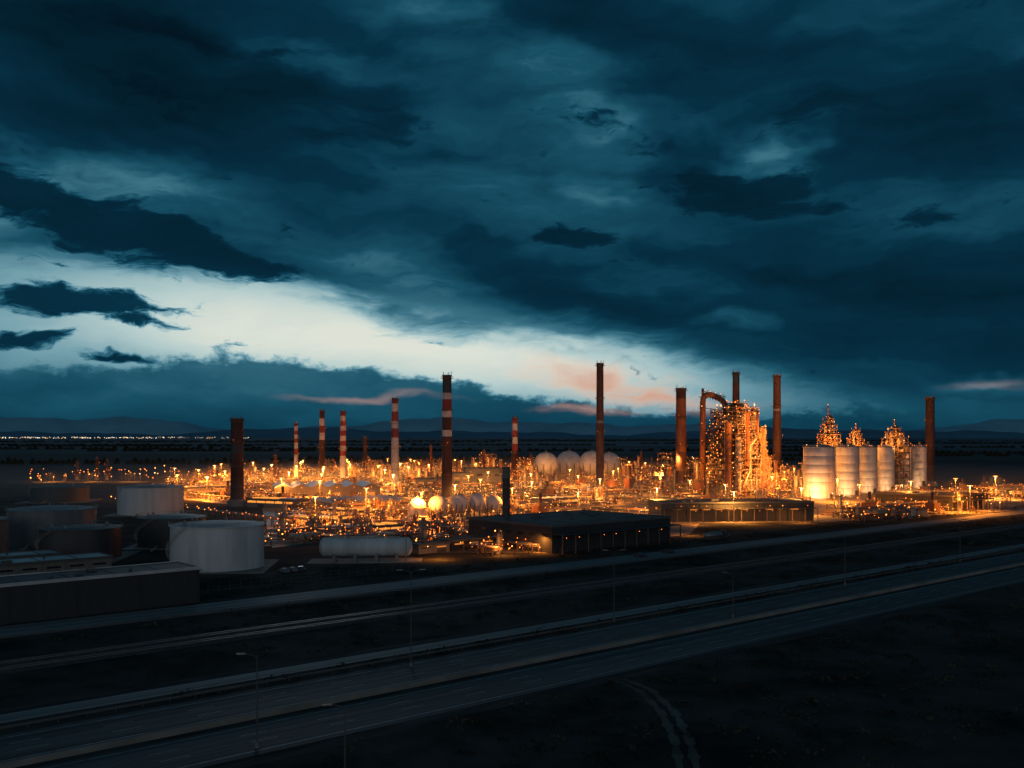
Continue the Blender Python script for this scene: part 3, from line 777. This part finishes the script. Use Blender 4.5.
def car(x,y,rot,paint):
    mb=MB()
    prof=[(-2.2,.35),(-2.25,.75),(-2.1,.98),(-1.5,1.02),(-1.0,1.45),(.45,1.47),(1.15,1.0),(2.05,.88),(2.2,.6),(2.15,.35)]
    n=len(prof); vs=[(p[0],-.88,p[1]) for p in prof]+[(p[0],.88,p[1]) for p in prof]
    for k in range(n):
        if prof[k][1]>1.2: vs[k]=(vs[k][0],-.66,vs[k][2]); vs[n+k]=(vs[n+k][0],.66,vs[n+k][2])
    fs=[tuple(range(n))]+[tuple(range(2*n-1,n-1,-1))]+[(k,n+k,n+(k+1)%n,(k+1)%n) for k in range(n)]
    mb.add(vs,fs,paint)
    mb.add([(-1.35,-.82,1.05),(.95,-.82,1.03),(.4,-.69,1.4),(-.95,-.69,1.4)],[(0,1,2,3)],GLASS); mb.add([(-1.35,.82,1.05),(.95,.82,1.03),(.4,.69,1.4),(-.95,.69,1.4)],[(3,2,1,0)],GLASS)
    mb.add([(.52,-.6,1.42),(1.12,-.75,1.02),(1.12,.75,1.02),(.52,.6,1.42)],[(0,1,2,3)],GLASS)
    for wx in (-1.35,1.35):
        for wy in (-.85,.85): mb.tube((wx,wy-.1,.33),(wx,wy+.1,.33),.33,RUBBER,14)
    mb.obj('parked_car',x,y,rot)
for px,py in ((284,573),(292,572),(300,571),(640,557),(668,553)):
    x,y=G(px-512,py-437); car(x,y,SITE+1.57,random.choice((BLUEP,TANKG,TANKD)))
def truck(px,py,rot):
    x,y=G(px-512,py-437); mb=MB()
    mb.box(5.2,0,.9,2.3,2.4,2.5,BLUEP); mb.box(5.0,0,3.4,1.6,2.2,.5,BLUEP); mb.box(6.37,0,2.1,.05,2.1,1.0,GLASS); mb.box(6.5,0,.6,.3,2.4,.6,DWALL)
    mb.box(-.3,0,.9,11,.9,.3,STEEL); mb.drum(-1,0,2.4,8.6,1.2,CHROME,0,20); mb.box(-1,0,3.6,6,.5,.15,GALV)
    for wx in (-5,-3.8,-2.6,2.8,5.4):
        for sy in (-1.05,1.05): mb.tube((wx,sy-.15,.5),(wx,sy+.15,.5),.5,RUBBER,14)
    mb.obj('tanker_truck',x,y,rot)
truck(715,541,SITE)

# ------------------------------------------------------------------ distant mountains
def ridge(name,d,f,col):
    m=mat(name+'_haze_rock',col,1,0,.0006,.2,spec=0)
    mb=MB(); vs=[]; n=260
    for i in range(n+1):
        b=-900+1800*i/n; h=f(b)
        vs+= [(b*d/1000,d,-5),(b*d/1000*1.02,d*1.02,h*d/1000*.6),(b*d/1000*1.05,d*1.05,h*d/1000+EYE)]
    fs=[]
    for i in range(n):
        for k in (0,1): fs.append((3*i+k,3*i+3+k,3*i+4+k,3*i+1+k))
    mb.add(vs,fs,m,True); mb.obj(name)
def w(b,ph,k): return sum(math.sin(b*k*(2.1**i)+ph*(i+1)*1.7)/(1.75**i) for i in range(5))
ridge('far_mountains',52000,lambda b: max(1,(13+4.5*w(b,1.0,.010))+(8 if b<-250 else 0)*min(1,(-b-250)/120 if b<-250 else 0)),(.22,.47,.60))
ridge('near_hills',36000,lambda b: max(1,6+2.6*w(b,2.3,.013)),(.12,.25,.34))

# ------------------------------------------------------------------ thin mist volume added over the plant for lamp glow
vm=bpy.data.materials.new('glow_mist'); vm.use_nodes=True; vt=vm.node_tree; vt.nodes.clear()
vo=vt.nodes.new('ShaderNodeOutputMaterial'); vs_=vt.nodes.new('ShaderNodeVolumeScatter'); vs_.inputs['Density'].default_value=.0006; vs_.inputs['Anisotropy'].default_value=.35
vt.links.new(vs_.outputs[0],vo.inputs['Volume'])
mb=MB(); mb.box(520,600,.6,760,720,17,vm); mb.obj('glow_mist',0,0,SITE)

# ------------------------------------------------------------------ sky
wd=bpy.data.worlds.new('World'); scene.world=wd; wd.use_nodes=True
nt=wd.node_tree; nt.nodes.clear()
try:
    wd.cycles.sampling_method='MANUAL'; wd.cycles.sample_map_resolution=256
except Exception: pass
def nd(t,**k):
    n=nt.nodes.new(t)
    for a,b in k.items(): setattr(n,a,b)
    return n
def lk(a,b): nt.links.new(a,b)
def setin(n,i,v):
    if hasattr(v,'is_linked'): lk(v,n.inputs[i])
    elif v is not None: n.inputs[i].default_value=v
def M(op,a,b=None,c=None,clamp=False):
    n=nd('ShaderNodeMath',operation=op); n.use_clamp=clamp
    setin(n,0,a); setin(n,1,b); setin(n,2,c); return n.outputs[0]
def SS(x,a,b,lo=0.,hi=1.):
    n=nd('ShaderNodeMapRange',interpolation_type='SMOOTHSTEP')
    setin(n,0,x); setin(n,1,a); setin(n,2,b); setin(n,3,lo); setin(n,4,hi); return n.outputs[0]
def VM(op,a,b):
    n=nd('ShaderNodeVectorMath',operation=op); setin(n,0,a); setin(n,1,b); return n.outputs[0]
def MIX(f,a,b): return M('ADD',M('MULTIPLY',M('SUBTRACT',b,a),f),a)
def noise(vec,scale,detail=6,rough=.55,dist=0.):
    n=nd('ShaderNodeTexNoise'); lk(vec,n.inputs['Vector']); n.inputs['Scale'].default_value=scale; n.inputs['Detail'].default_value=detail
    n.inputs['Roughness'].default_value=rough; n.inputs['Distortion'].default_value=dist; return n
def mapv(vec,loc=(0,0,0),rot=0,sc=(1,1,1),tp='POINT'):
    n=nd('ShaderNodeMapping',vector_type=tp); lk(vec,n.inputs['Vector'])
    n.inputs['Location'].default_value=loc; n.inputs['Rotation'].default_value=(0,0,rot); n.inputs['Scale'].default_value=sc; return n.outputs[0]
tc=nd('ShaderNodeTexCoord'); sp=nd('ShaderNodeSeparateXYZ'); lk(tc.outputs['Generated'],sp.inputs[0])
az=M('ARCTAN2',sp.outputs[0],sp.outputs[1]); el=M('ARCSINE',sp.outputs[2])
cb=nd('ShaderNodeCombineXYZ'); lk(az,cb.inputs[0]); lk(el,cb.inputs[1]); V=cb.outputs[0]
wn=noise(mapv(V,sc=(1,1.8,1)),6.0,4,.6); wv=VM('SUBTRACT',wn.outputs['Color'],(.5,.5,.5))
W1=VM('ADD',V,VM('MULTIPLY',wv,(.20,.09,0)))
W2=VM('ADD',V,VM('MULTIPLY',wv,(.13,.06,0)))
def ae(u,v):
    a_=math.atan(u/1000.); return a_,math.atan(v/1000.*math.cos(a_))
def blobs(vec,L):
    acc=None
    for (u,v,ru,rv,rot,amp) in L:
        a_,e_=ae(u,v); c=math.cos(a_)
        m=mapv(vec,(a_,e_,0),math.radians(rot),(ru/1000.*c*c,rv/1000.*c,1),'TEXTURE')
        g=nd('ShaderNodeTexGradient',gradient_type='SPHERICAL'); lk(m,g.inputs[0])
        t=M('MULTIPLY',SS(g.outputs['Fac'],0.,1.),amp); acc=t if acc is None else M('ADD',acc,t)
    return acc
nA=noise(mapv(W1,rot=math.radians(20),sc=(1.7,8,1)),1.6,5,.55).outputs['Fac']     # long sweeping streaks
nB=noise(mapv(W2,rot=math.radians(12),sc=(4.0,15,1)),1.5,6,.62).outputs['Fac']        # ragged cloudlets
nC=noise(mapv(W2,rot=math.radians(8),sc=(7,22,1)),2.0,6,.66).outputs['Fac']
c5=lambda n: M('SUBTRACT',n,.5)
clear=blobs(V,[(-260,112,640,165,-3,.42),(-205,108,340,90,-7,.18),(110,66,360,100,-6,.36)])
L0=M('ADD',M('ADD',clear,.40),M('ADD',M('MULTIPLY',c5(nA),.16),M('MULTIPLY',c5(nB),.18)))
rp=nd('ShaderNodeValToRGB'); rp.color_ramp.interpolation='B_SPLINE'
pts=[(-900,250),(-512,196),(-380,176),(-270,157),(-180,136),(-100,114),(-20,103),(80,98),(150,87),(210,69),(300,46),(420,34),(600,34),(900,60)]
els=rp.color_ramp.elements
while len(els)<len(pts): els.new(.5)
for i,(u,v) in enumerate(pts):
    a_,e_=ae(u,v); els[i].position=(a_+1.0)/2.0; els[i].color=(e_*3,e_*3,e_*3,1)
lk(M('MULTIPLY',M('ADD',az,1.0),.5),rp.inputs[0])
sep=nd('ShaderNodeSeparateColor'); lk(rp.outputs[0],sep.inputs[0])
edge=M('DIVIDE',sep.outputs[0],3.0)
D=M('ADD',M('SUBTRACT',el,edge),M('ADD',M('MULTIPLY',c5(nA),.11),M('MULTIPLY',c5(nB),.09)))
deckm=SS(D,-.026,.030)
lightb=blobs(W1,[(58,335,110,60,-35,.17),(-400,258,230,60,-8,.27),(268,288,80,40,10,.22),(85,250,60,24,-5,.16),(-90,425,130,50,-20,.14),(-190,385,150,30,-12,.11),
   (210,112,80,18,0,.18),(480,62,120,14,0,.16),(-80,140,260,60,-18,.18),(-512,240,120,60,0,.25),(40,250,320,110,-25,.06),(-60,250,330,50,-24,.06),(380,225,300,40,-12,.07),(300,400,260,60,-20,.04)])
lightb=M('MULTIPLY',lightb,SS(nB,.30,.70,.65,1.35))
darkb=blobs(W1,[(-320,370,380,100,-10,.20),(400,320,240,90,-8,.12),(100,420,300,50,-5,.05),(-500,300,140,60,0,.1),(380,150,380,70,-8,.08),(200,115,260,30,-10,.08),(-60,190,260,50,-18,.04)])
L1=M('ADD',M('SUBTRACT',M('ADD',.29,lightb),darkb),M('ADD',M('MULTIPLY',c5(nA),.42),M('MULTIPLY',c5(nB),.14)))
L=MIX(deckm,L0,L1)
s2=blobs(W2,[(-400,215,270,48,-16,.72),(-300,185,160,24,-22,.5),(-440,131,210,26,-2,.78),(-500,98,80,12,0,.75),(-395,80,80,10,-4,.7),(-440,165,100,12,-4,.5),(-370,110,80,8,0,.5),
   (228,247,150,40,-4,.8),(58,200,66,18,-2,1.4),(-320,365,340,70,-10,.75),(-512,260,120,30,-10,.6),(300,330,160,34,-10,.45),(120,300,120,20,-20,.3),(400,220,160,24,-10,.35)])
m2=SS(M('ADD',s2,M('MULTIPLY',c5(nC),2.1)),.22,.60)
L=MIX(M('MULTIPLY',m2,M('ADD',.62,M('MULTIPLY',nA,.45)),None,True),L,M('ADD',.17,M('ADD',M('MULTIPLY',c5(nA),.12),M('MULTIPLY',c5(nB),.16))))
rb=nd('ShaderNodeValToRGB'); rb.color_ramp.interpolation='B_SPLINE'
pb=[(-900,66),(-520,72),(-420,76),(-330,82),(-240,84),(-150,76),(-90,64),(-20,50),(60,38),(130,26),(220,27),(400,34),(900,40)]
e2=rb.color_ramp.elements
while len(e2)<len(pb): e2.new(.5)
for i,(u,v) in enumerate(pb):
    a_,e_=ae(u,v); e2[i].position=(a_+1)/2.; e2[i].color=(e_*8,)*3+(1,)
lk(M('MULTIPLY',M('ADD',az,1.0),.5),rb.inputs[0]); s3=nd('ShaderNodeSeparateColor'); lk(rb.outputs[0],s3.inputs[0])
bt=M('DIVIDE',s3.outputs[0],8.)
nD=noise(mapv(V,sc=(14,22,1)),2.2,5,.6).outputs['Fac']
mb3=SS(M('ADD',M('SUBTRACT',bt,el),M('ADD',M('MULTIPLY',c5(nD),.035),M('MULTIPLY',c5(nB),.05))),-.001,.010)
bankL=M('ADD',M('ADD',.33,SS(el,0.,.075,0.,.10)),M('ADD',M('MULTIPLY',c5(nA),.22),M('MULTIPLY',c5(nB),.18)))
L=MIX(M('MULTIPLY',mb3,.93),L,bankL)
slot=blobs(W2,[(-140,41,110,6,0,.42),(70,27,80,8,0,.8),(125,50,190,26,-8,1.0),(480,60,80,7,0,.22)])
slot=M('MULTIPLY',slot,SS(nB,.38,.6))
L=M('ADD',L,M('MULTIPLY',slot,.20))
cr=nd('ShaderNodeValToRGB'); cols=[(0,(2,12,20)),(.13,(3,25,38)),(.28,(7,47,66)),(.42,(24,78,99)),(.56,(62,115,134)),(.72,(120,163,175)),(.88,(182,205,204)),(1,(222,226,214))]
ce=cr.color_ramp.elements
while len(ce)<len(cols): ce.new(.5)
for i,(p,c) in enumerate(cols): ce[i].position=p; ce[i].color=lin(c)
lk(L,cr.inputs[0])
mxw=nd('ShaderNodeMix',data_type='RGBA'); lk(M('MULTIPLY',slot,.85,None,True),mxw.inputs[0]); lk(cr.outputs[0],mxw.inputs[6]); mxw.inputs[7].default_value=lin((205,140,112))
rear_fill=M('MULTIPLY',SS(sp.outputs[1],-.05,-.7),SS(el,.65,.1))  # added low grey glow behind the camera, lights walls facing it
mx2=nd('ShaderNodeMix',data_type='RGBA'); lk(rear_fill,mx2.inputs[0]); lk(mxw.outputs[2],mx2.inputs[6]); mx2.inputs[7].default_value=(.36,.38,.40,1)
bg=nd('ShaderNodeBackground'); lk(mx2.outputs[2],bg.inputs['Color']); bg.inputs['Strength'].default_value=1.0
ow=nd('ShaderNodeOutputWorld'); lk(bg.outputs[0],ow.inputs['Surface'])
sl=bpy.data.lights.new('dusk_sun','SUN'); sl.energy=.05; sl.angle=math.radians(12); sl.color=(.85,.92,1)
so=bpy.data.objects.new('dusk_sun',sl); scene.collection.objects.link(so)
so.rotation_euler=Vector((.22,-1,-.16)).to_track_quat('-Z','Y').to_euler()

cam=bpy.data.cameras.new('camera'); co=bpy.data.objects.new('camera',cam); scene.collection.objects.link(co)
co.location=(0,0,EYE); co.rotation_euler=(math.radians(90),0,0)
cam.sensor_width=36; cam.lens=36*1000/1024; cam.shift_y=53/1024; cam.clip_start=1; cam.clip_end=200000
scene.camera=co
print('LIGHTS',nl,'SKIDS',SK)
